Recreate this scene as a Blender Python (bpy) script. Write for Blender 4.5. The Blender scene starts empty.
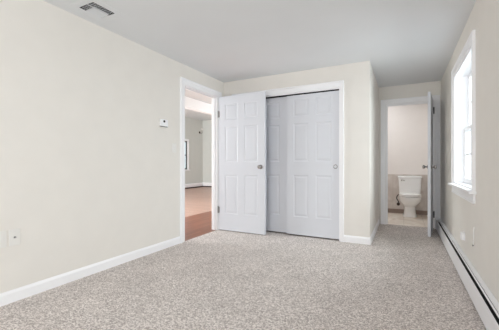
import bpy, bmesh, math, random
from mathutils import Vector, Matrix

random.seed(4)
scene = bpy.context.scene
COL = scene.collection
R = math.radians

# ------------------------------------------------------------------ dimensions (metres)
XL, YC, XC, YB, XR, H = -2.53, 3.976, -0.377, 5.443, 0.508, 2.298
YF = -3.2                      # wall behind the camera
DL0, DL1, DLT = 3.02, 3.80, 2.035      # bedroom doorway in the left wall
CX0, CX1, CT = -2.285, -0.737, 2.003   # closet opening
BX0, BX1, BT = -0.265, 0.428, 2.00     # bathroom doorway
WY0, WY1, WZ0, WZ1 = 3.02, 4.03, 0.79, 1.99   # bedroom window opening
SY0, SY1 = 0.15, 1.15         # unseen window opening added to the right wall for light
YBB = 6.82                     # bathroom far wall
XH = -3.69                     # hall wall with the wide opening

# ------------------------------------------------------------------ camera, world, lights, exposure
cam_data = bpy.data.cameras.new('camera')
cam_data.sensor_fit = 'HORIZONTAL'
cam_data.sensor_width = 36.0
cam_data.lens = 296.5 / 499.0 * 36.0
cam_data.shift_y = -0.0009
cam_data.clip_start = 0.02
cam = bpy.data.objects.new('camera', cam_data)
COL.objects.link(cam)
cam.location = (0, 0, 1.0)
cam.rotation_euler = (R(90), 0, R(27.5))
scene.camera = cam

world = bpy.data.worlds.new('world')
scene.world = world
world.use_nodes = True
bg = world.node_tree.nodes['Background']
bg.inputs['Color'].default_value = (0.86, 0.94, 1.0, 1)
bg.inputs['Strength'].default_value = 1.6

def area_light(name, loc, rot, sx, sy, power, color=(1, 1, 1), portal=False):
    d = bpy.data.lights.new(name, 'AREA')
    d.shape = 'RECTANGLE'
    d.size, d.size_y = sx, sy
    d.energy = power
    d.color = color
    if portal:
        d.cycles.is_portal = True
    o = bpy.data.objects.new(name, d)
    o.location = loc
    o.rotation_euler = rot
    COL.objects.link(o)
    return o

# fill light in an added, unseen window behind the camera
area_light('front_fill', (-1.0, -3.1, 1.35), (R(90), 0, 0), 2.2, 1.5, 60, (0.98, 0.985, 1.0))
# sky panels outside the visible right window and the added unseen one
area_light('daylight_right', (1.85, 4.05, 2.2), (R(90), 0, R(90)), 2.6, 2.2, 200, (0.95, 0.975, 1.0))
area_light('side_fill', (1.75, 0.5, 1.7), (R(90), 0, R(90)), 1.8, 2.0, 55, (0.95, 0.975, 1.0))
# unseen panels added to brighten the living room and the hall header
area_light('living_fill', (-5.8, 2.62, 1.6), (R(90), 0, 0), 3.0, 1.8, 250, (0.94, 0.99, 1.0))
area_light('hall_fill', (-2.72, 5.4, 1.9), (0, R(118), 0), 0.4, 0.4, 2.0, (0.88, 0.975, 1.0))
# unseen panel added to light the bathroom
area_light('bathroom_fill', (-0.6, 5.95, 2.2), (R(30), 0, 0), 0.6, 0.6, 9.5, (0.95, 0.985, 1.0))

scene.view_settings.view_transform = 'Standard'
scene.view_settings.look = 'None'
scene.view_settings.gamma = 1.0
scene.view_settings.use_curve_mapping = False
scene.view_settings.exposure = 0.06
scene.cycles.max_bounces = 14
scene.cycles.diffuse_bounces = 8
scene.cycles.transparent_max_bounces = 12

# ------------------------------------------------------------------ materials
def srgb(r, g, b):
    f = lambda c: c / 12.92 if c <= 0.04045 else ((c + 0.055) / 1.055) ** 2.4
    return (f(r / 255), f(g / 255), f(b / 255), 1)

def principled(name, color, rough=0.6, metal=0.0, spec=0.5):
    m = bpy.data.materials.new(name)
    m.use_nodes = True
    b = m.node_tree.nodes['Principled BSDF']
    b.inputs['Base Color'].default_value = color
    b.inputs['Roughness'].default_value = rough
    b.inputs['Metallic'].default_value = metal
    b.inputs['Specular IOR Level'].default_value = spec
    return m

def nodes(m):
    nt = m.node_tree
    return nt, nt.nodes, nt.links, nt.nodes['Principled BSDF']

def paint(name, color, rough=0.75, amount=0.03, scale=6.0, bump=0.04, bscale=220.0):
    """painted plaster or wood: faint mottling and a fine roller texture"""
    m = principled(name, color, rough, spec=0.3)
    nt, N, L, b = nodes(m)
    tc = N.new('ShaderNodeTexCoord')
    n1 = N.new('ShaderNodeTexNoise'); n1.inputs['Scale'].default_value = scale; n1.inputs['Detail'].default_value = 3
    mix = N.new('ShaderNodeMixRGB'); mix.blend_type = 'MIX'
    mix.inputs['Color1'].default_value = [c * (1 - amount) for c in color[:3]] + [1]
    mix.inputs['Color2'].default_value = [min(1, c * (1 + amount)) for c in color[:3]] + [1]
    L.new(tc.outputs['Object'], n1.inputs['Vector'])
    L.new(n1.outputs['Fac'], mix.inputs['Fac'])
    L.new(mix.outputs['Color'], b.inputs['Base Color'])
    n2 = N.new('ShaderNodeTexNoise'); n2.inputs['Scale'].default_value = bscale; n2.inputs['Detail'].default_value = 2
    bp = N.new('ShaderNodeBump'); bp.inputs['Strength'].default_value = bump; bp.inputs['Distance'].default_value = 0.002
    L.new(tc.outputs['Object'], n2.inputs['Vector'])
    L.new(n2.outputs['Fac'], bp.inputs['Height'])
    L.new(bp.outputs['Normal'], b.inputs['Normal'])
    return m

M = {}
M['wall'] = paint('wall_paint', srgb(232, 228, 222))
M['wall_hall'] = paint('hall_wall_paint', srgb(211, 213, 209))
M['wall_bath'] = paint('bathroom_wall_paint', srgb(238, 232, 229))
M['ceiling'] = paint('ceiling_paint', srgb(226, 228, 230), rough=0.9, scale=2.0)
M['trim'] = paint('trim_paint', srgb(247, 247, 249), rough=0.35, amount=0.01)
M['door'] = paint('door_paint', srgb(220, 222, 228), rough=0.4, amount=0.01)
M['vent'] = paint('vent_enamel', srgb(226, 228, 230), rough=0.7, amount=0.01)
M['plastic'] = principled('white_plastic', srgb(232, 230, 226), 0.4)
M['heater'] = paint('heater_enamel', srgb(244, 244, 247), rough=0.4, amount=0.01)
M['dark'] = principled('dark_cavity', srgb(38, 37, 38), 0.8)
M['black'] = principled('black_duct', srgb(14, 14, 15), 0.9, spec=0.1)
M['grey_metal'] = principled('grey_metal', srgb(95, 95, 98), 0.5, 0.6)
M['nickel'] = principled('satin_nickel', srgb(166, 163, 161), 0.25, 1.0)
M['steel'] = principled('brushed_steel', srgb(168, 167, 166), 0.4, 0.9)
M['porcelain'] = principled('porcelain', srgb(243, 243, 243), 0.12)
M['seat'] = principled('toilet_seat_plastic', srgb(246, 245, 244), 0.25)
M['hose'] = principled('dark_braided_hose', srgb(70, 62, 60), 0.45, 0.4)
M['bronze'] = principled('dark_bronze', srgb(70, 58, 52), 0.5, 0.6)
M['base_tile'] = paint('base_tile', srgb(150, 132, 122), rough=0.4, amount=0.1, scale=20)
M['white_cable'] = principled('white_cable', srgb(238, 237, 235), 0.45)

def carpet():
    m = principled('heather_carpet', srgb(190, 180, 172), 1.0, spec=0.05)
    nt, N, L, b = nodes(m)
    tc = N.new('ShaderNodeTexCoord')
    n1 = N.new('ShaderNodeTexNoise'); n1.inputs['Scale'].default_value = 80; n1.inputs['Detail'].default_value = 6; n1.inputs['Roughness'].default_value = 0.95
    cr = N.new('ShaderNodeValToRGB')
    e = cr.color_ramp.elements
    e[0].position = 0.38; e[0].color = srgb(166, 157, 152)
    e[1].position = 0.62; e[1].color = srgb(240, 233, 228)
    k = cr.color_ramp.elements.new(0.5); k.color = srgb(205, 196, 191)
    vo = N.new('ShaderNodeTexVoronoi'); vo.inputs['Scale'].default_value = 135
    sp = N.new('ShaderNodeSeparateColor')
    av = N.new('ShaderNodeMixRGB'); av.inputs['Fac'].default_value = 0.28
    n2 = N.new('ShaderNodeTexNoise'); n2.inputs['Scale'].default_value = 3.2; n2.inputs['Detail'].default_value = 3
    mp = N.new('ShaderNodeMapRange'); mp.inputs['From Min'].default_value = 0.3; mp.inputs['From Max'].default_value = 0.7
    mp.inputs['To Min'].default_value = 0.93; mp.inputs['To Max'].default_value = 1.05
    mul = N.new('ShaderNodeMixRGB'); mul.blend_type = 'MULTIPLY'; mul.inputs['Fac'].default_value = 1
    L.new(tc.outputs['Object'], n1.inputs['Vector']); L.new(tc.outputs['Object'], n2.inputs['Vector'])
    L.new(tc.outputs['Object'], vo.inputs['Vector']); L.new(vo.outputs['Color'], sp.inputs['Color'])
    L.new(n1.outputs['Fac'], av.inputs['Color1']); L.new(sp.outputs['Red'], av.inputs['Color2'])
    L.new(av.outputs['Color'], cr.inputs['Fac']); L.new(n2.outputs['Fac'], mp.inputs['Value'])
    L.new(cr.outputs['Color'], mul.inputs['Color1']); L.new(mp.outputs['Result'], mul.inputs['Color2'])
    L.new(mul.outputs['Color'], b.inputs['Base Color'])
    n3 = N.new('ShaderNodeTexNoise'); n3.inputs['Scale'].default_value = 130; n3.inputs['Detail'].default_value = 4
    bp = N.new('ShaderNodeBump'); bp.inputs['Strength'].default_value = 0.3; bp.inputs['Distance'].default_value = 0.004
    L.new(tc.outputs['Object'], n3.inputs['Vector']); L.new(n3.outputs['Fac'], bp.inputs['Height'])
    L.new(bp.outputs['Normal'], b.inputs['Normal'])
    return m
M['carpet'] = carpet()

def boards(name, c1, c2, gap, along_y, width=0.058, length=0.9):
    m = principled(name, c1, 0.32, spec=0.5)
    nt, N, L, b = nodes(m)
    tc = N.new('ShaderNodeTexCoord')
    mp = N.new('ShaderNodeMapping')
    mp.inputs['Rotation'].default_value = (0, 0, R(90) if along_y else 0)
    br = N.new('ShaderNodeTexBrick')
    br.inputs['Scale'].default_value = 1.0
    br.inputs['Brick Width'].default_value = length; br.inputs['Row Height'].default_value = width
    br.inputs['Mortar Size'].default_value = 0.0015; br.inputs['Mortar Smooth'].default_value = 0.2
    br.offset = 0.37; br.offset_frequency = 2
    br.inputs['Color1'].default_value = c1; br.inputs['Color2'].default_value = c2; br.inputs['Mortar'].default_value = gap
    br.inputs['Bias'].default_value = 0.0
    ns = N.new('ShaderNodeTexNoise'); ns.inputs['Scale'].default_value = 5; ns.inputs['Detail'].default_value = 6
    mp2 = N.new('ShaderNodeMapping'); mp2.inputs['Scale'].default_value = (14, 1.2, 1) if along_y else (1.2, 14, 1)
    L.new(tc.outputs['Object'], mp2.inputs['Vector']); L.new(mp2.outputs['Vector'], ns.inputs['Vector'])
    mr = N.new('ShaderNodeMapRange'); mr.inputs['To Min'].default_value = 0.8; mr.inputs['To Max'].default_value = 1.2
    L.new(ns.outputs['Fac'], mr.inputs['Value'])
    mul = N.new('ShaderNodeMixRGB'); mul.blend_type = 'MULTIPLY'; mul.inputs['Fac'].default_value = 1
    L.new(tc.outputs['Object'], mp.inputs['Vector']); L.new(mp.outputs['Vector'], br.inputs['Vector'])
    L.new(br.outputs['Color'], mul.inputs['Color1']); L.new(mr.outputs['Result'], mul.inputs['Color2'])
    L.new(mul.outputs['Color'], b.inputs['Base Color'])
    return m
M['wood_hall'] = boards('hall_floor_boards', srgb(146, 90, 66), srgb(126, 74, 53), srgb(96, 50, 32), True)
M['wood_living'] = boards('living_floor_boards', srgb(192, 157, 141), srgb(178, 143, 127), srgb(124, 84, 64), False)

def stone_tile(name, c1, c2, size, grout):
    m = principled(name, c1, 0.3)
    nt, N, L, b = nodes(m)
    tc = N.new('ShaderNodeTexCoord')
    ns = N.new('ShaderNodeTexNoise'); ns.inputs['Scale'].default_value = 4.5; ns.inputs['Detail'].default_value = 7; ns.inputs['Distortion'].default_value = 0.8
    cr = N.new('ShaderNodeValToRGB')
    cr.color_ramp.elements[0].position = 0.35; cr.color_ramp.elements[0].color = c2
    cr.color_ramp.elements[1].position = 0.62; cr.color_ramp.elements[1].color = c1
    br = N.new('ShaderNodeTexBrick'); br.offset = 0
    br.inputs['Scale'].default_value = 1; br.inputs['Brick Width'].default_value = size; br.inputs['Row Height'].default_value = size
    br.inputs['Mortar Size'].default_value = 0.003
    br.inputs['Mortar'].default_value = grout
    L.new(tc.outputs['Object'], ns.inputs['Vector']); L.new(ns.outputs['Fac'], cr.inputs['Fac'])
    L.new(tc.outputs['Object'], br.inputs['Vector'])
    L.new(cr.outputs['Color'], br.inputs['Color1']); L.new(cr.outputs['Color'], br.inputs['Color2'])
    L.new(br.outputs['Color'], b.inputs['Base Color'])
    return m
M['bath_floor'] = stone_tile('bathroom_floor_tile', srgb(248, 240, 230), srgb(226, 212, 198), 0.305, srgb(196, 184, 170))
M['bath_lower_wall'] = stone_tile('bathroom_lower_wall', srgb(220, 212, 206), srgb(202, 191, 184), 0.2, srgb(188, 178, 171))

def glass():
    m = bpy.data.materials.new('window_glass')
    m.use_nodes = True
    nt = m.node_tree
    nt.nodes.clear()
    out = nt.nodes.new('ShaderNodeOutputMaterial')
    tr = nt.nodes.new('ShaderNodeBsdfTransparent'); tr.inputs['Color'].default_value = (0.95, 0.98, 0.98, 1)
    gl = nt.nodes.new('ShaderNodeBsdfGlossy'); gl.inputs['Roughness'].default_value = 0.02
    lw = nt.nodes.new('ShaderNodeLayerWeight'); lw.inputs['Blend'].default_value = 0.5
    pw = nt.nodes.new('ShaderNodeMath'); pw.operation = 'POWER'; pw.inputs[1].default_value = 5
    fr = nt.nodes.new('ShaderNodeMath'); fr.operation = 'MULTIPLY_ADD'; fr.inputs[1].default_value = 0.55; fr.inputs[2].default_value = 0.03
    nt.links.new(lw.outputs['Facing'], pw.inputs[0]); nt.links.new(pw.outputs[0], fr.inputs[0])
    mx = nt.nodes.new('ShaderNodeMixShader')
    nt.links.new(fr.outputs[0], mx.inputs['Fac'])
    nt.links.new(tr.outputs['BSDF'], mx.inputs[1]); nt.links.new(gl.outputs['BSDF'], mx.inputs[2])
    nt.links.new(mx.outputs['Shader'], out.inputs['Surface'])
    return m
M['glass'] = glass()

# ------------------------------------------------------------------ mesh helpers
class MB:
    def __init__(self):
        self.bm = bmesh.new()

    def box(self, x0, x1, y0, y1, z0, z1, bevel=0.0, mat=None, seg=2):
        t = bmesh.new()
        bmesh.ops.create_cube(t, size=1.0)
        for v in t.verts:
            v.co = Vector((x0 + (v.co.x + .5) * (x1 - x0), y0 + (v.co.y + .5) * (y1 - y0), z0 + (v.co.z + .5) * (z1 - z0)))
        if bevel > 0:
            bmesh.ops.bevel(t, geom=list(t.edges), offset=bevel, segments=seg, affect='EDGES', profile=0.5)
        if mat is not None:
            bmesh.ops.transform(t, matrix=mat, verts=t.verts)
        self.merge(t)
        return self

    def merge(self, t):
        me = bpy.data.meshes.new('tmp')
        bmesh.ops.recalc_face_normals(t, faces=t.faces)
        t.to_mesh(me); t.free()
        self.bm.from_mesh(me)
        bpy.data.meshes.remove(me)

    def lathe(self, profile, origin, axis, seg=24):
        """profile: list of (distance along axis, radius)"""
        t = bmesh.new()
        a = Vector(axis).normalized()
        u = a.orthogonal().normalized(); w = a.cross(u)
        o = Vector(origin)
        rings = []
        for d, r in profile:
            if r < 1e-6:
                rings.append([t.verts.new(o + a * d)])
            else:
                rings.append([t.verts.new(o + a * d + (u * math.cos(2 * math.pi * k / seg) + w * math.sin(2 * math.pi * k / seg)) * r) for k in range(seg)])
        for A, B in zip(rings, rings[1:]):
            for k in range(seg):
                k2 = (k + 1) % seg
                if len(A) == 1 and len(B) == 1: continue
                if len(A) == 1: t.faces.new((A[0], B[k], B[k2]))
                elif len(B) == 1: t.faces.new((A[k], B[0], A[k2]))
                else: t.faces.new((A[k], B[k], B[k2], A[k2]))
        for E in (rings[0], rings[-1]):
            if len(E) > 2: t.faces.new(E)
        self.merge(t)
        return self

    def tube(self, pts, r, seg=10):
        """round tube through points (smoothed)"""
        P = [Vector(p) for p in pts]
        S = []
        for i in range(len(P) - 1):
            p0, p1, p2, p3 = P[max(i - 1, 0)], P[i], P[i + 1], P[min(i + 2, len(P) - 1)]
            for k in range(6):
                s = k / 6
                S.append(0.5 * ((2 * p1) + (p2 - p0) * s + (2 * p0 - 5 * p1 + 4 * p2 - p3) * s * s + (3 * p1 - p0 - 3 * p2 + p3) * s ** 3))
        S.append(P[-1])
        t = bmesh.new()
        prev = None; rings = []
        for i, p in enumerate(S):
            d = (S[min(i + 1, len(S) - 1)] - S[max(i - 1, 0)]).normalized()
            u = d.orthogonal().normalized() if prev is None else (prev - d * prev.dot(d)).normalized()
            prev = u; w = d.cross(u)
            rings.append([t.verts.new(p + (u * math.cos(2 * math.pi * k / seg) + w * math.sin(2 * math.pi * k / seg)) * r) for k in range(seg)])
        for A, B in zip(rings, rings[1:]):
            for k in range(seg):
                t.faces.new((A[k], B[k], B[(k + 1) % seg], A[(k + 1) % seg]))
        t.faces.new(rings[0]); t.faces.new(rings[-1])
        self.merge(t)
        return self

    def loft(self, sections, cap=True):
        """sections: lists of points of one length, closed loops"""
        t = bmesh.new()
        rings = [[t.verts.new(Vector(p)) for p in s] for s in sections]
        n = len(rings[0])
        for A, B in zip(rings, rings[1:]):
            for k in range(n):
                t.faces.new((A[k], B[k], B[(k + 1) % n], A[(k + 1) % n]))
        if cap:
            t.faces.new(rings[0]); t.faces.new(rings[-1])
        self.merge(t)
        return self

    def extrude(self, profile, p0, p1, up=(0, 0, 1), out=(1, 0, 0)):
        """extrude a 2D profile [(out, up)] along p0 -> p1"""
        o, uu = Vector(out), Vector(up)
        A = [Vector(p0) + o * a + uu * b for a, b in profile]
        B = [Vector(p1) + o * a + uu * b for a, b in profile]
        return self.loft([A, B])

    def build(self, name, mat, parent=None, smooth=False, loc=None, rotz=None):
        me = bpy.data.meshes.new(name)
        self.bm.to_mesh(me); self.bm.free()
        me.materials.append(mat)
        if smooth:
            for p in me.polygons: p.use_smooth = True
            try:
                me.set_sharp_from_angle(angle=R(40))
            except Exception:
                pass
        o = bpy.data.objects.new(name, me)
        COL.objects.link(o)
        if parent is not None: o.parent = parent
        if loc is not None: o.location = loc
        if rotz is not None: o.rotation_euler = (0, 0, rotz)
        return o

def tag(o, label=None, cat=None, group=None, kind=None):
    if label: o['label'] = label
    if cat: o['category'] = cat
    if group: o['group'] = group
    if kind: o['kind'] = kind
    return o

def struct(o, label, cat):
    return tag(o, label, cat, None, 'structure')

def empty(name, loc, rotz=0.0):
    o = bpy.data.objects.new(name, None)
    o.empty_display_size = 0.1
    o.location = loc
    o.rotation_euler = (0, 0, rotz)
    COL.objects.link(o)
    return o

# ------------------------------------------------------------------ room shell
T = 0.12
mb = MB()
TL = 0.10
mb.box(XL - TL, XL, YF, DL0, 0, H).box(XL - TL, XL, DL1, YB + T, 0, H).box(XL - TL, XL, DL0, DL1, DLT, H)
struct(mb.build('wall_left', M['wall']), 'long cream wall along the carpet with the open doorway', 'wall')

mb = MB()
mb.box(XL, CX0, YC, YC + T, 0, H).box(CX1, XC, YC, YC + T, 0, H).box(CX0, CX1, YC, YC + T, CT, H)
struct(mb.build('wall_back', M['wall']), 'cream wall that holds the closet doors', 'wall')

mb = MB()
mb.box(XC - T, XC, YC + T, YB, 0, H)
struct(mb.build('wall_alcove', M['wall']), 'narrow cream closet side wall facing the passage to the bathroom', 'wall')

mb = MB()
mb.box(XL, BX0, YB, YB + T, 0, H).box(BX1, XR, YB, YB + T, 0, H).box(BX0, BX1, YB, YB + T, BT, H)
struct(mb.build('wall_end', M['wall']), 'cream wall around the bathroom doorway at the end of the passage', 'wall')

mb = MB()
mb.box(XR, XR + 0.16, YF, SY0, 0, H).box(XR, XR + 0.16, SY1, WY0, 0, H).box(XR, XR + 0.16, SY0, SY1, 0, WZ0).box(XR, XR + 0.16, SY0, SY1, WZ1, H).box(XR, XR + 0.16, WY1, YBB + T, 0, H)
mb.box(XR, XR + 0.16, WY0, WY1, 0, WZ0).box(XR, XR + 0.16, WY0, WY1, WZ1, H)
struct(mb.build('wall_right', M['wall']), 'beige wall with the window and the long heater', 'wall')

mb = MB()
fx0, fx1, fz0, fz1 = -2.15, 0.15, 0.6, 2.1
mb.box(XL - T, fx0, YF - T, YF, 0, H).box(fx1, XR + 0.16, YF - T, YF, 0, H)
mb.box(fx0, fx1, YF - T, YF, 0, fz0).box(fx0, fx1, YF - T, YF, fz1, H)
struct(mb.build('wall_front', M['wall']), 'cream wall with an unseen window added for light, facing the closet', 'wall')
mb = MB()
mb.box(fx0, fx1, YF - 0.08, YF - 0.04, fz0, fz0 + 0.05, .004).box(fx0, fx1, YF - 0.08, YF - 0.04, fz1 - 0.05, fz1, .004)
for xx in (fx0, (fx0 + fx1) / 2 - .025, fx1 - 0.05):
    mb.box(xx, xx + 0.05, YF - 0.08, YF - 0.04, fz0 + .05, fz1 - .05, .004)
w2 = struct(mb.build('added_window_front', M['trim']), 'unseen wide white window added for light in the wall facing the closet', 'window')  # invented window out of view, frames the front fill light
mb = MB(); mb.box(fx0 + .05, fx1 - .05, YF - .064, YF - .058, fz0 + .05, fz1 - .05)
mb.build('pane', M['glass'], w2)

mb = MB()
for a, b, c, d in ((SY0, SY0 + .05, WZ0, WZ1), (SY1 - .05, SY1, WZ0, WZ1), (SY0 + .05, SY1 - .05, WZ0, WZ0 + .05), (SY0 + .05, SY1 - .05, WZ1 - .05, WZ1), (SY0 + .05, SY1 - .05, 1.36, 1.41)):
    mb.box(XR + .05, XR + .09, a, b, c, d, .003)
w4 = struct(mb.build('added_window_side', M['trim']), 'unseen white window added for light further along the right wall', 'window')  # invented window out of view, lets the side fill light in
mb = MB(); mb.box(XR + .068, XR + .072, SY0 + .05, SY1 - .05, WZ0 + .05, WZ1 - .05); mb.build('pane', M['glass'], w4)

# ceiling with the hole of the air vent
VX0, VX1, VY0, VY1 = -2.375, -2.198, 1.520, 1.722
mb = MB()
z0, z1 = H, H + 0.15
mb.box(XL - T, VX0, YF - T, YB + T, z0, z1).box(VX1, XR + .16, YF - T, YB + T, z0, z1)
mb.box(VX0, VX1, YF - T, VY0, z0, z1).box(VX0, VX1, VY1, YB + T, z0, z1)
struct(mb.build('ceiling', M['ceiling']), 'plain pale grey white ceiling over the carpeted bedroom', 'ceiling')

mb = MB()
mb.box(XL - 0.005, XR, YF, YB + 0.04, -0.1, 0)
struct(mb.build('floor', M['carpet']), 'grey beige heathered carpet floor', 'floor')

# bathroom shell
mb = MB(); mb.box(-1.3, XR, YB + 0.04, YBB + T, -0.1, 0.002)
struct(mb.build('floor_bathroom', M['bath_floor']), 'cream stone tile floor under the toilet', 'floor')
mb = MB(); mb.box(-1.3 - T, XR, YBB, YBB + T, 0, H)
struct(mb.build('wall_bathroom_back', M['wall_bath']), 'warm white wall behind the toilet', 'wall')
mb = MB(); mb.box(-1.3 - T, -1.3, YB + T, YBB, 0, H)
struct(mb.build('wall_bathroom_left', M['wall_bath']), 'warm white side wall of the bathroom', 'wall')
mb = MB(); mb.box(-1.3 - T, XR + 0.16, YB + T, YBB + T, H, H + 0.15)
struct(mb.build('ceiling_bathroom', M['ceiling']), 'white ceiling over the toilet', 'ceiling')
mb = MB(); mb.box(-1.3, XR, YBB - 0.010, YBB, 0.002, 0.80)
struct(mb.build('trim_lower_wall', M['bath_lower_wall']), 'grey beige lower wall band behind the toilet', 'lower_wall')  # grid patterned band, darker than the wall above it
mb = MB(); mb.box(-1.3, XR, YBB - 0.024, YBB - 0.010, 0.002, 0.088, 0.003)
struct(mb.build('baseboard_bathroom', M['base_tile']), 'brown base strip along the wall behind the toilet', 'baseboard')

# hall and living room shell
XV, YV, HV = -8.02, 10.85, 2.97
mb = MB(); mb.box(XH, XL - 0.005, 1.4, 6.6, -0.1, 0.0)
struct(mb.build('floor_hall', M['wood_hall']), 'reddish brown hardwood floor just beyond the open doorway', 'floor')
mb = MB(); mb.box(XV, XH, 2.4, YV, -0.1, 0.0)
struct(mb.build('floor_living_room', M['wood_living']), 'paler hardwood floor of the room beyond the hall', 'floor')
mb = MB(); mb.box(XH - 0.12, XL - TL, 1.4, 6.6, H, H + 0.12)
struct(mb.build('ceiling_hall', M['ceiling']), 'white hall ceiling seen above the header', 'ceiling')
mb = MB()
mb.box(XH - 0.12, XH, 1.4, 2.7, 0, H).box(XH - 0.12, XH, 6.3, YV, 0, HV).box(XH - 0.12, XH, 2.7, 6.3, 2.10, HV)
struct(mb.build('wall_hall', M['trim']), 'bright white header over the wide opening between hall and far room', 'wall')
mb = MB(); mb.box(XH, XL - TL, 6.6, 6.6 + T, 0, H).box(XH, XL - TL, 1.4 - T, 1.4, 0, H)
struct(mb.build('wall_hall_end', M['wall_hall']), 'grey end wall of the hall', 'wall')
lwy0, lwy1, lwz0, lwz1 = 8.75, 9.80, 0.80, 1.98
mb = MB()
mb.box(XV - T, XV, 2.4, lwy0, 0, HV).box(XV - T, XV, lwy1, YV, 0, HV)
mb.box(XV - T, XV, lwy0, lwy1, 0, lwz0).box(XV - T, XV, lwy0, lwy1, lwz1, HV)
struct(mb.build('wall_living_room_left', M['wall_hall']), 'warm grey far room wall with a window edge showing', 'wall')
mb = MB(); mb.box(XV - T, XH, YV, YV + T, 0, HV)
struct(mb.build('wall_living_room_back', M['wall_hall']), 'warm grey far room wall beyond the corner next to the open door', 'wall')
mb = MB(); mb.box(XV - T, XH - 0.12, 2.4 - T, 2.4, 0, HV)
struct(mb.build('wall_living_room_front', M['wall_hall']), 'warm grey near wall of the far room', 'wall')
mb = MB(); mb.box(XV - T, XH, 2.4 - T, YV + T, HV, HV + 0.12)
struct(mb.build('ceiling_living_room', M['ceiling']), 'high pale ceiling of the far room', 'ceiling')
# far room window
mb = MB()
fw = 0.08
mb.box(XV, XV + .02, lwy0 - fw, lwy0, lwz0 - .02, lwz1 + fw, .003).box(XV, XV + .02, lwy1, lwy1 + fw, lwz0 - .02, lwz1 + fw, .003)
mb.box(XV, XV + .02, lwy0, lwy1, lwz1, lwz1 + fw, .003).box(XV, XV + .06, lwy0 - fw - .03, lwy1 + fw + .03, lwz0 - .045, lwz0 - .02, .004)
w3 = struct(mb.build('window_3', M['trim']), 'window of the far room cut off by the door casing', 'window')
mb = MB()
mb.box(XV - .07, XV - .03, lwy0, lwy0 + .05, lwz0, lwz1).box(XV - .07, XV - .03, lwy1 - .05, lwy1, lwz0, lwz1)
mb.box(XV - .07, XV - .03, lwy0, lwy1, lwz0, lwz0 + .05).box(XV - .07, XV - .03, lwy0, lwy1, lwz1 - .05, lwz1).box(XV - .07, XV - .03, lwy0, lwy1, 1.37, 1.41)
mb.build('sash', M['grey_metal'], w3)
mb = MB(); mb.box(XV - .053, XV - .047, lwy0 + .05, lwy1 - .05, lwz0 + .05, lwz1 - .05); mb.build('pane', M['glass'], w3)

# ------------------------------------------------------------------ trim
def casing_frame(a0, a1, top, place, w, rw):
    """mitred casing with a raised outer bead swept up, across and down the opening"""
    prof = [(.004, 0), (.004, .011), (.010, .014), (w - .024, .016), (w - .018, .022), (w - .004, .023), (w, .018), (w, 0)]
    k = rw / w
    st = [[(a0 - o, d, 0) for o, d in prof], [(a0 - o, d, top + o) for o, d in prof],
          [(a1 + o * k, d, top + o) for o, d in prof], [(a1 + o * k, d, 0) for o, d in prof]]
    m = MB()
    m.loft([[place(*p) for p in q] for q in st])
    return m

def door_casing(a0, a1, top, place, w=0.082, right_w=None, depth=0.12, stop=None):
    mb = casing_frame(a0, a1, top, place, w, right_w or w)
    def lin(x0, x1, z0, z1, d0, d1):
        t_ = MB(); t_.box(x0, x1, d0, d1, z0, z1)
        for v in t_.bm.verts: v.co = place(v.co.x, v.co.y, v.co.z)
        mb.merge(t_.bm)
    lin(a0 - .001, a0 + .012, 0, top - .012, -depth, 0.004); lin(a1 - .012, a1 + .001, 0, top - .012, -depth, 0.004); lin(a0 - .001, a1 + .001, top - .012, top + .001, -depth, 0.004)
    if stop:
        lin(a0 + .0121, a0 + .024, 0, top - .024, -stop - .035, -stop); lin(a1 - .024, a1 - .0121, 0, top - .024, -stop - .035, -stop)
        lin(a0 + .0121, a1 - .0121, top - .024, top - .0121, -stop - .035, -stop)
    return mb

mb = door_casing(DL0, DL1, DLT, lambda a, d, z: Vector((XL + d, a, z)), right_w=0.085, depth=0.10, stop=0.040)
struct(mb.build('trim_1', M['trim']), 'white casing and jamb around the open doorway in the left wall', 'door casing')
mb = door_casing(CX0, CX1, CT, lambda a, d, z: Vector((a, YC - d, z)), w=0.088, right_w=0.048)
struct(mb.build('trim_2', M['trim']), 'white casing around the closet sliding doors', 'door casing')
mb = door_casing(BX0, BX1, BT, lambda a, d, z: Vector((a, YB - d, z)), w=0.080, right_w=0.072, stop=0.040)
struct(mb.build('trim_3', M['trim']), 'white casing and jamb around the bathroom doorway', 'door casing')

PB = [(0, 0), (0.014, 0), (0.014, 0.068), (0.011, 0.076), (0.008, 0.082), (0.006, 0.088), (0, 0.088)]
mb = MB(); mb.extrude(PB, (XL, YF, 0), (XL, DL0 - .083, 0), out=(1, 0, 0))
struct(mb.build('baseboard_left', M['trim']), 'white baseboard along the long cream wall', 'baseboard')
mb = MB(); mb.extrude(PB, (CX1 + .049, YC, 0), (XC + .014, YC, 0), out=(0, -1, 0))
struct(mb.build('baseboard_back', M['trim']), 'short white baseboard piece right of the closet doors', 'baseboard')
mb = MB(); mb.extrude(PB, (XC, YC - .014, 0), (XC, YB - .02, 0), out=(1, 0, 0))
struct(mb.build('baseboard_alcove', M['trim']), 'white baseboard running from the wall corner towards the bathroom', 'baseboard')
mb = MB(); mb.extrude(PB, (XL + .02, YC, 0), (CX0 - .09, YC, 0), out=(0, -1, 0))
struct(mb.build('baseboard_closet', M['trim']), 'short white baseboard behind the open door', 'baseboard')

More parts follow.
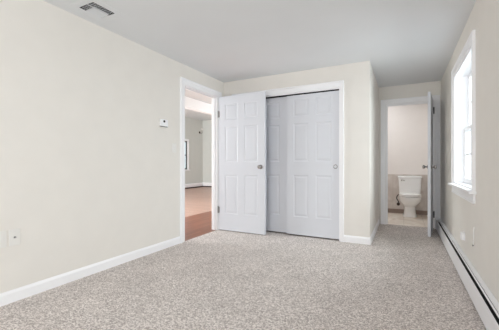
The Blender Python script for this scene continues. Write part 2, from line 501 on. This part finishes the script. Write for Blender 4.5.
# ------------------------------------------------------------------ six panel doors
def six_panel(W, Ht, th, rows, stile=0.112, mull=0.105):
    """slab in x 0..W, y 0..th, z 0..Ht with six raised panels on both faces"""
    pw = (W - 2 * stile - mull) / 2
    xs = [0, stile, stile + pw, stile + pw + mull, W - stile, W]
    zs = [0]
    for a, b in rows: zs += [a, b]
    zs += [Ht]
    bm = bmesh.new()
    cache = {}
    def V(x, y, z):
        k = (round(x, 5), round(y, 5), round(z, 5))
        if k not in cache: cache[k] = bm.verts.new(k)
        return cache[k]
    for side in (0, 1):
        Y = (lambda d: d) if side == 0 else (lambda d: th - d)
        def quad(pts):
            vs = [V(x, Y(d), z) for x, d, z in pts]
            bm.faces.new(vs if side == 0 else vs[::-1])
        for i in range(5):
            for j in range(len(zs) - 1):
                x0, x1, a, b = xs[i], xs[i + 1], zs[j], zs[j + 1]
                if i in (1, 3) and j % 2 == 1:
                    ins = [(0, 0), (0.012, 0.005), (0.020, 0.005), (0.042, 0.0012)]
                    rr = [[(x0 + s, d, a + s), (x1 - s, d, a + s), (x1 - s, d, b - s), (x0 + s, d, b - s)] for s, d in ins]
                    for A, B in zip(rr, rr[1:]):
                        for k in range(4):
                            k2 = (k + 1) % 4
                            quad([A[k], A[k2], B[k2], B[k]])
                    quad(rr[-1])
                else:
                    quad([(x0, 0, a), (x1, 0, a), (x1, 0, b), (x0, 0, b)])
    for i in range(5):
        for z in (0, Ht):
            bm.faces.new([V(xs[i], 0, z), V(xs[i + 1], 0, z), V(xs[i + 1], th, z), V(xs[i], th, z)])
    for j in range(len(zs) - 1):
        for x in (0, W):
            bm.faces.new([V(x, 0, zs[j]), V(x, 0, zs[j + 1]), V(x, th, zs[j + 1]), V(x, th, zs[j])])
    bmesh.ops.recalc_face_normals(bm, faces=bm.faces)
    m = MB(); m.bm.free(); m.bm = bm
    return m

ROWS = [(0.25, 0.835), (1.025, 1.560), (1.655, 1.895)]
KNOB = [(0, 0.030), (0.004, 0.031), (0.009, 0.026), (0.011, 0.012), (0.030, 0.011), (0.036, 0.019), (0.046, 0.026), (0.057, 0.0265), (0.065, 0.021), (0.068, 0.0)]

def door_knobs(door, x, z, th, name='door_knob'):
    for y, s in ((0, -1), (th, 1)):
        k = MB(); k.lathe(KNOB, (x, y, z), (0, s, 0))
        o = k.build(name, M['nickel'], door, smooth=True)
        o['label'] = 'satin nickel door knob'

def hinges(door, zs, x, y, leaf, mat='steel'):
    """knuckle at (x, y); leaf: (x0, x1, y0, y1) plate"""
    for z in zs:
        h = MB(); h.lathe([(0, 0), (0, .0075), (.10, .0075), (.10, 0)], (x, y, z - .05), (0, 0, 1), 12)
        h.lathe([(0, 0), (0, .004), (.006, .004), (.010, 0)], (x, y, z + .05), (0, 0, 1), 10)
        h.box(*leaf, z - .045, z + .045)
        o = h.build('hinge', M[mat], door)
        o['label'] = 'grey metal hinge'

# open bedroom door, swung square to the left wall
d1 = six_panel(0.776, 2.018, 0.035, ROWS)
d1 = d1.build('door_1', M['door'], loc=(XL + 0.022, 3.797, 0.012))
struct(d1, 'open white six panel door with a knob, swung in front of the closet', 'door')
door_knobs(d1, 0.776 - 0.066, 0.955, 0.035)
hinges(d1, (0.30, 1.755), -0.006, -0.004, (-0.004, 0.018, -0.002, 0.0))

# closet sliding doors
d2 = six_panel(0.775, 1.962, 0.034, ROWS)
d2 = d2.build('door_2', M['door'], loc=(-2.268, YC + 0.060, 0.018))
struct(d2, 'rear white closet sliding door half hidden by the open door', 'door')
d3 = six_panel(0.728, 1.955, 0.034, ROWS, stile=0.098, mull=0.10)
d3 = d3.build('door_3', M['door'], loc=(-1.478, YC + 0.016, 0.018))
struct(d3, 'front white closet sliding door with a round finger pull', 'door')
def finger_pull(door, x, z):
    k = MB(); k.lathe([(0.001, 0.0), (0.001, 0.019), (-0.003, 0.021), (-0.004, 0.025), (-0.002, 0.028), (0.002, 0.029)], (x, 0, z), (0, 1, 0), 24)
    o = k.build('finger_pull', M['nickel'], door, smooth=True); o['label'] = 'round satin nickel finger pull'
finger_pull(d3, 0.728 - 0.050, 0.955)
finger_pull(d2, 0.050, 0.955)
# sliding door track under the closet head and the closet inside
mb = MB(); mb.box(CX0 + .012, CX1 - .012, YC + .020, YC + .120, CT - .014, CT - .0125).box(CX0 + .013, CX1 - .013, YC + .054, YC + .057, CT - .022, CT - .012).box(CX0 + .013, CX1 - .013, YC + .012, YC + .014, CT - .022, CT - .012)
struct(mb.build('trim_4', M['dark']), 'dark metal track above the closet sliding doors', 'door track')

# bathroom door
ang = math.atan2(-(5.425 - 4.745), -(0.408 - 0.326))   # from hinge to free edge
ROWS_B = [(0.25, 0.835), (1.025, 1.560), (1.655, 1.885)]
d4 = six_panel(0.686, 1.985, 0.035, ROWS_B, stile=0.10, mull=0.09)
d4 = d4.build('door_4', M['door'], loc=(0.407, YB - 0.024, 0.012), rotz=ang)
# local y runs to the hall side of the leaf: keep the visible face at the hinge line
for v in d4.data.vertices: v.co.y -= 0.035
struct(d4, 'narrow white bathroom door standing open edge on beside the heater', 'door')
for y, s in ((-0.035, -1), (0, 1)):
    k = MB(); k.lathe(KNOB, (0.686 - 0.06, y, 0.955), (0, s, 0))
    o = k.build('door_knob', M['nickel'], d4, smooth=True); o['label'] = 'satin nickel door knob'
hinges(d4, (0.21, 1.83), -0.004, 0.008, (-0.012, 0.030, 0.0, 0.002), 'grey_metal')

# ------------------------------------------------------------------ bedroom window (double hung, six over six)
mb = MB()
cw = 0.088
def wbox(m, y0, y1, z0, z1, d0, d1, bev=0.003):      # depth measured from the wall face into the room (+) or outwards (-)
    m.box(XR - d1, XR - d0, y0, y1, z0, z1, bev)
mb.bm.free(); mb = casing_frame(WY0, WY1, WZ1 - WZ0, lambda a, d, z: Vector((XR - d, a, WZ0 + z)), cw, cw)
# jamb lining
wbox(mb, WY0, WY0 + .012, WZ0 + .012, WZ1 - .012, -0.158, 0.003, 0); wbox(mb, WY1 - .012, WY1, WZ0 + .012, WZ1 - .012, -0.158, 0.003, 0)
wbox(mb, WY0, WY1, WZ1 - .012, WZ1, -0.158, 0.003, 0); wbox(mb, WY0, WY1, WZ0, WZ0 + .012, -0.158, 0.0, 0)
win = struct(mb.build('window_1', M['trim']), 'white double hung window in the right wall over the heater', 'window')
mb = MB(); wbox(mb, WY0 - cw - .045, WY1 + cw + .045, WZ0 - .026, WZ0, 0.0, 0.052, .006); 
mb.build('sill', M['trim'], win)
mb = MB(); wbox(mb, WY0 - cw, WY1 + cw, WZ0 - .090, WZ0 - .026, 0, 0.016); wbox(mb, WY0 - cw, WY1 + cw, WZ0 - .105, WZ0 - .0901, 0, 0.021)
mb.build('apron', M['trim'], win)
zm = (WZ0 + WZ1) / 2 - 0.01
def sash(z0, z1, d, name):
    m = MB()
    y0, y1 = WY0 + .013, WY1 - .013
    st = 0.045
    wbox(m, y0, y0 + st, z0, z1, -d - .032, -d); wbox(m, y1 - st, y1, z0, z1, -d - .032, -d)
    wbox(m, y0 + st, y1 - st, z0, z0 + .048, -d - .032, -d); wbox(m, y0 + st, y1 - st, z1 - .038, z1, -d - .032, -d)
    gy0, gy1, gz0, gz1 = y0 + st, y1 - st, z0 + .048, z1 - .038
    for k in (1, 2):
        yy = gy0 + (gy1 - gy0) * k / 3
        wbox(m, yy - .010, yy + .010, gz0, gz1, -d - .026, -d - .006, 0.002)
    zz = (gz0 + gz1) / 2
    wbox(m, gy0, gy1, zz - .010, zz + .010, -d - .026, -d - .006, 0.002)
    s = m.build(name, M['trim'], win)
    g = MB(); wbox(g, gy0, gy1, gz0, gz1, -d - .018, -d - .014, 0); g.build('pane', M['glass'], s)
    return s
lower = sash(WZ0 + .013, zm + .022, 0.085, 'lower_sash')
upper = sash(zm - .022, WZ1 - .013, 0.121, 'upper_sash')
mb = MB(); yc = (WY0 + WY1) / 2; mb.box(XR + .085, XR + .113, yc - .03, yc + .03, zm + .021, zm + .034, .003).box(XR + .081, XR + .091, yc - .008, yc + .028, zm + .030, zm + .040, .003)
mb.build('sash_lock', M['nickel'], lower)

# ------------------------------------------------------------------ baseboard heater on the right wall
HX = XR - 0.070
hy0, hy1 = 0.35, 5.412
htr = empty('baseboard_heater', (XR - .035, 2.8, 0))
tag(htr, 'long low white baseboard heater along the right wall under the window', 'heater')
def hbuild(m, name, mat):
    for v in m.bm.verts: v.co -= Vector((XR - .035, 2.8, 0))
    return m.build(name, mat, htr)
m = MB(); m.box(XR - .006, XR - .001, hy0, hy1, 0.004, 0.168); hbuild(m, 'back_plate', M['heater'])
m = MB()
m.extrude([(0.0, 0.012), (0.0, 0.150), (-0.004, 0.154), (-0.006, 0.152), (-0.002, 0.148), (-0.002, 0.014), (-0.012, 0.012)], (HX, hy0 + .02, 0), (HX, hy1 - .02, 0), out=(-1, 0, 0))
hbuild(m, 'front_panel', M['heater'])
m = MB()
m.extrude([(-0.039, 0.157), (-0.041, 0.163), (-0.064, 0.170), (-0.064, 0.167), (-0.042, 0.160)], (HX, hy0 + .02, 0), (HX, hy1 - .02, 0), out=(-1, 0, 0))
hbuild(m, 'top_cover', M['heater'])
m = MB()
m.extrude([(-0.025, 0.154), (-0.035, 0.158), (-0.036, 0.156), (-0.026, 0.152)], (HX, hy0 + .02, 0), (HX, hy1 - .02, 0), out=(-1, 0, 0))
hbuild(m, 'damper', M['heater'])
m = MB(); m.box(HX + .012, XR - .008, hy0 + .03, hy1 - .03, 0.03, 0.115); hbuild(m, 'fin_element', M['dark'])
for a, b in ((hy0, hy0 + .03), (hy1 - .022, hy1)):
    m = MB(); m.box(HX - .003, XR - .001, a, b, 0.002, 0.174, .004); hbuild(m, 'end_cap', M['heater'])
for yy in (1.35, 3.22):
    m = MB(); m.box(HX - .0015, HX + .004, yy, yy + .05, 0.012, 0.135, .001); hbuild(m, 'joint_strip', M['heater'])

# ------------------------------------------------------------------ far room heater (seen through the doorway)
def far_heater(label, a, b, wall):
    e = empty('baseboard_heater', a)
    tag(e, label, 'heater', 'far room heaters')
    A, B = Vector(a), Vector(b)
    out = Vector(wall)
    for nm, prof, mt in (('cover', [(0, 0.05), (.06, 0.05), (.066, 0.17), (.05, .2), (0, .2)], M['heater']),
                         ('fin_element', [(0.005, 0.004), (.055, 0.004), (.055, 0.05), (0.005, .05)], M['bronze'])):
        m = MB(); m.extrude(prof, (0, 0, 0), B - A, out=out); m.build(nm, mt, e)
far_heater('white baseboard heater in the far room, on the wall with the window', (XV + .002, 6.0, 0), (XV + .002, YV - .07, 0), (1, 0, 0))
far_heater('white baseboard heater in the far room, nearest the open door edge', (XV + .002, YV - .002, 0), (XH - .4, YV - .002, 0), (0, -1, 0))

s = empty('wall_sconce', (XV + .002, 10.62, 2.42))
tag(s, 'small dark wall fixture high beside the corner of the far room', 'wall lamp')
m = MB(); m.lathe([(0, 0), (0, .05), (.012, .05), (.018, .03), (.018, 0)], (0, 0, 0), (1, 0, 0), 16); m.build('back_plate', M['bronze'], s, True)
m = MB(); m.tube([(0.012, 0, 0), (.08, 0, -.06), (.13, 0, -.02), (.13, 0, .08)], .007); m.build('arm', M['bronze'], s, True)
m = MB(); m.lathe([(0, .012), (.02, .022), (.09, .040), (.09, .036), (.02, .018), (0.004, 0)], (.13, 0, .08), (0, 0, 1), 16); m.build('shade', M['plastic'], s, True)

# ------------------------------------------------------------------ ceiling vent
vent = empty('ceiling_vent', ((VX0 + VX1) / 2, (VY0 + VY1) / 2, H))
tag(vent, 'square white air vent with dark slots in the ceiling near the left wall', 'vent')
def vbuild(m, name, mat, parent=None):
    off = vent.location
    for v in m.bm.verts: v.co -= off
    return m.build(name, mat, parent or vent)
m = MB()
fo = 0.058
def fr(x0, x1, y0, y1): m.box(x0, x1, y0, y1, H - .003, H, .001)
fr(VX0 - fo, VX1 + fo, VY0 - fo, VY0); fr(VX0 - fo, VX1 + fo, VY1, VY1 + fo); fr(VX0 - fo, VX0, VY0 - .001, VY1 + .001); fr(VX1, VX1 + fo, VY0 - .001, VY1 + .001)
vbuild(m, 'frame', M['vent'])
m = MB()
for a in ((VX0 + .0005, VX0 + .002, VY0, VY1), (VX1 - .002, VX1 - .0005, VY0, VY1), (VX0, VX1, VY0 + .0005, VY0 + .002), (VX0, VX1, VY1 - .002, VY1 - .0005)):
    m.box(*a, H - .002, H + .149)
m.box(VX0 + .001, VX1 - .001, VY0 + .001, VY1 - .001, H + .13, H + .135)
vbuild(m, 'duct', M['black'])
xs = VX0 + 0.098      # bank borders
ys = VY0 + 0.062
m = MB()             # long bank of cross fins beside the outer edge
for k in range(1, 4): 
    x = xs + (VX1 - xs) * k / 4
    m.box(x - .0008, x + .0008, VY0, VY1, H - .001, H + .0006)
for k in range(1, 9):
    y = VY0 + (VY1 - VY0) * k / 9
    m.box(xs, VX1, y - .0008, y + .0008, H - .001, H + .0006)
vbuild(m, 'fin_bank', M['vent'])
m = MB()
for k in range(1, 3):
    y = VY0 + (ys - VY0) * k / 3
    m.box(VX0, xs, y - .0008, y + .0008, H - .001, H + .0006)
for k in range(1, 5):
    x = VX0 + (xs - VX0) * k / 5
    m.box(x - .0008, x + .0008, VY0, ys, H - .001, H + .0006)
vbuild(m, 'fin_bank', M['vent'])
m = MB()             # blades turned towards the room
m.box(xs - .002, xs + .002, VY0, VY1, H - .002, H + .004); m.box(VX0, xs, ys - .002, ys + .002, H - .002, H + .004)
n = 5
for k in range(n):
    x = VX0 + (xs - VX0) * (k + .5) / n
    m.box(-.0135, .0135, ys + .003, VY1, -.0012, .0012, mat=Matrix.Translation((x, 0, H + .003)) @ Matrix.Rotation(R(-38), 4, 'Y'))
vbuild(m, 'blade_bank', M['vent'])

# ------------------------------------------------------------------ thermostat on the left wall
th = empty('thermostat', (XL, 2.637, 1.49))
tag(th, 'small white thermostat with a dark dial left of the open doorway', 'thermostat')
m = MB(); m.box(0.0, 0.006, -.066, .066, -.046, .046, .002); m.build('back_plate', M['plastic'], th)
m = MB(); m.box(0.006, 0.030, -.060, .060, -.040, .041, .005); m.build('body', M['trim'], th)
m = MB(); m.lathe([(0, 0), (0, .0145), (.006, .0135), (.008, .010), (.008, 0)], (0.030, -.008, .018), (1, 0, 0), 18)
o = m.build('dial', M['dark'], th, True); o['label'] = 'dark round dial'
m = MB(); m.box(0.004, 0.026, -.058, .058, -.044, -.0395); m.build('shadow_strip', M['grey_metal'], th)  # grey strip stands in for the shadow line under the body

# ------------------------------------------------------------------ wall plates
def coax_plate(name, loc, label, kind):
    e = empty(name, loc)
    tag(e, label, 'wall plate', 'wall plates low on the long cream wall')
    m = MB(); m.box(0, .006, -.036, .036, -.060, .060, .003, seg=3); m.build('cover', M['plastic'], e)
    if kind == 'jack':
        m = MB(); m.lathe([(0, 0), (0, .008), (.004, .008), (.004, .005), (.012, .005), (.012, 0)], (.006, 0, 0), (1, 0, 0), 12)
        m.build('jack', M['steel'], e, True)
    elif kind == 'plain':
        m = MB(); m.box(.005, .0085, -.0165, .0165, -.034, .034, .002); m.build('insert', M['plastic'], e)
    else:
        for z in (-.020, .020):
            m = MB(); m.box(.005, .009, -.017, .017, z - .014, z + .014, .004, seg=3); f = m.build('receptacle', M['plastic'], e)
            m = MB()
            for y in (-.006, .006): m.box(.0088, .0094, y - .001, y + .001, z - .003, z + .006)
            m.lathe([(0, 0), (0, .0022), (.0005, .0022), (.0005, 0)], (.0089, 0, z - .008), (1, 0, 0), 8)
            m.build('slot', M['dark'], f)
    for z in ((-.042, .042) if kind == 'jack' else (-.048, .048)):
        m = MB(); m.lathe([(0, 0), (0, .0032), (.0012, .0025), (.0012, 0)], (.006, 0, z), (1, 0, 0), 10); m.build('screw', M['plastic'], e)
    return e
coax_plate('coax_plate', (XL, 1.131, 0.468), 'white cover plate with a small metal jack on the long cream wall', 'jack')
coax_plate('outlet_plate', (XL, 1.045, 0.468), 'white cover plate with a plain insert, cut off by the picture edge', 'plain')
e = empty('light_switch', (XL, 2.832, 1.205))
tag(e, 'white light switch on the cream wall close to the doorway casing', 'light switch')
m = MB(); m.box(0, .006, -.036, .036, -.058, .058, .003, seg=3); m.build('cover', M['plastic'], e)
m = MB(); m.box(.005, .0065, -.006, .006, -.013, .013).box(.0055, .016, -.0045, .0045, -.001, .011, .002); m.build('toggle', M['plastic'], e)
for z in (-.030, .030):
    m = MB(); m.lathe([(0, 0), (0, .0032), (.0012, .0025), (.0012, 0)], (.006, 0, z), (1, 0, 0), 10); m.build('screw', M['plastic'], e)

# jack box and loose cable on the right wall
e = empty('phone_jack_box', (XR, 3.42, 0.325))
tag(e, 'small white jack box on the right wall just above the heater', 'jack box')
m = MB(); m.box(-.006, 0, -.036, .036, -.038, .038, .002); m.build('back_plate', M['trim'], e)
m = MB(); m.box(-.028, -.006, -.032, .032, -.035, .035, .004); m.build('cover', M['trim'], e)
m = MB(); m.box(-.022, -.008, -.006, .006, -.0362, -.0345); m.build('socket', M['dark'], e)

e = empty('wall_cable', (XR, 2.965, 0.49))
tag(e, 'short thin white cable hanging out of the right wall beside the jack box', 'cable')
m = MB(); m.tube([(0.0, 0, 0), (-.005, 0, -.004), (-.007, 0, -.03), (-.005, -.001, -.08), (-.006, .002, -.115), (-.007, .010, -.140)], .0052, 8)
m.build('cable', M['white_cable'], e, True)
m = MB(); m.lathe([(0, 0), (0, .011), (.002, .012), (.004, .008), (.004, 0)], (0, 0, 0), (-1, 0, 0), 14); m.build('grommet', M['plastic'], e, True)
m = MB(); m.lathe([(0, 0), (0, .0055), (.016, .0055), (.016, .003), (.022, .003), (.022, 0)], (-.007, .010, -.138), (-.1, .5, -.6), 10); m.build('plug', M['steel'], e, True)

# ------------------------------------------------------------------ toilet
TX, TY = 0.103, YBB - 0.026
toilet = empty('toilet', (TX, TY - .35, 0.002))
tag(toilet, 'white two piece toilet seen through the bathroom doorway', 'toilet')
def egg(yb, yf, hw, z, n=36, sq=0.0):
    """oval loop; yb back, yf front (towards -y), half width hw"""
    pts = []
    c = yb - (yb - yf) * 0.42
    for k in range(n):
        a = 2 * math.pi * k / n
        x = math.cos(a); y = math.sin(a)
        ex = 1.0 - sq
        px = math.copysign(abs(x) ** ex, x) * hw
        py = c + (math.copysign(abs(y) ** ex, y) * ((yb - c) if y > 0 else (c - yf)))
        pts.append((px, py, z))
    return pts
m = MB()   # pedestal and bowl; local y: 0.35 = wall side
B = 0.30
m.loft([egg(B - .02, -.085, .120, 0.000, sq=.3), egg(B - .02, -.088, .122, 0.012, sq=.3), egg(B - .03, -.078, .108, 0.05, sq=.25),
        egg(B - .03, -.070, .098, 0.13, sq=.2), egg(B - .03, -.090, .100, 0.19, sq=.15), egg(B - .03, -.17, .124, 0.225, sq=.1),
        egg(B - .02, -.255, .163, 0.265), egg(B - .01, -.310, .184, 0.315), egg(B, -.328, .190, 0.365), egg(B, -.326, .188, 0.392), egg(B, -.32, .183, 0.398), egg(B - .03, -.30, .15, 0.399)])
m.build('bowl', M['porcelain'], toilet, True)
m = MB(); m.box(-.165, .165, .10, .335, .36, .405, .02, seg=3); m.build('tank_shelf', M['porcelain'], toilet, True)
m = MB(); m.loft([egg(.12, -.325, .180, .405), egg(.12, -.333, .188, .409), egg(.12, -.333, .188, .420), egg(.12, -.325, .180, .425)]); m.build('seat', M['seat'], toilet, True)
m = MB(); m.loft([egg(.125, -.322, .176, .428), egg(.125, -.330, .184, .432), egg(.125, -.328, .182, .444), egg(.12, -.30, .155, .450), egg(.08, -.20, .08, .453)]); m.build('lid', M['seat'], toilet, True)
for x in (-.07, .07):
    m = MB(); m.box(x - .02, x + .02, .115, .145, .405, .435, .006); m.build('seat_hinge', M['seat'], toilet, True)
def rrect(hx, y0, y1, z, r=.035, n=6):
    pts = []
    for cx, cy, a0 in ((hx - r, y1 - r, 0), (-hx + r, y1 - r, 90), (-hx + r, y0 + r, 180), (hx - r, y0 + r, 270)):
        for k in range(n):
            a = R(a0 + 90 * k / (n - 1)); pts.append((cx + r * math.cos(a), cy + r * math.sin(a), z))
    return pts
m = MB(); m.loft([rrect(.17, .175, .33, .405), rrect(.182, .155, .335, .42), rrect(.192, .145, .338, .55), rrect(.200, .135, .340, .735)])
tank = m.build('tank', M['porcelain'], toilet, True)
m = MB(); m.loft([rrect(.202, .133, .342, .735), rrect(.212, .122, .346, .740), rrect(.212, .122, .346, .762), rrect(.204, .130, .340, .772), rrect(.15, .16, .31, .774)])
m.build('tank_lid', M['porcelain'], toilet, True)
m = MB(); m.lathe([(0, 0), (0, .013), (.010, .013), (.014, .008), (.014, 0)], (-.145, .137, .690), (0, -1, 0), 14)
m.tube([(-.145, .120, .690), (-.120, .112, .688), (-.085, .112, .682)], .007, 8)
o = m.build('flush_lever', M['nickel'], toilet, True); o['label'] = 'chrome flush lever'
for x in (-.105, .105):
    m = MB(); m.lathe([(0, .012), (.010, .011), (.016, .006), (.018, 0)], (x, .10, .016), (0, 0, 1), 12); m.build('bolt_cap', M['seat'], toilet, True)

v = empty('shutoff_valve', (-0.10, YBB - .012, 0.20))
tag(v, 'dark water shutoff valve with hose on the wall left of the toilet', 'valve')
m = MB(); m.lathe([(0, 0), (0, .032), (.004, .032), (.010, .014), (.010, 0)], (0, 0, 0), (0, -1, 0), 18); m.build('wall_flange', M['steel'], v, True)
m = MB(); m.lathe([(0.008, 0), (.008, .010), (.055, .010), (.055, .018), (.085, .018), (.085, 0)], (0, 0, 0), (0, -1, 0), 14); m.build('valve_body', M['bronze'], v, True)
m = MB(); m.lathe([(0.085, 0), (.085, .012), (.090, .030), (.105, .030), (.110, .012), (.110, 0)], (0, 0, 0), (0, -1, 0), 14); m.build('handle', M['bronze'], v, True)
m = MB(); m.tube([(0, -.07, .012), (0.003, -.068, .05), (-.03, -.075, .11), (-.02, -.085, .16), (0.008, -.09, .198)], .009, 8); m.build('hose', M['hose'], v, True)
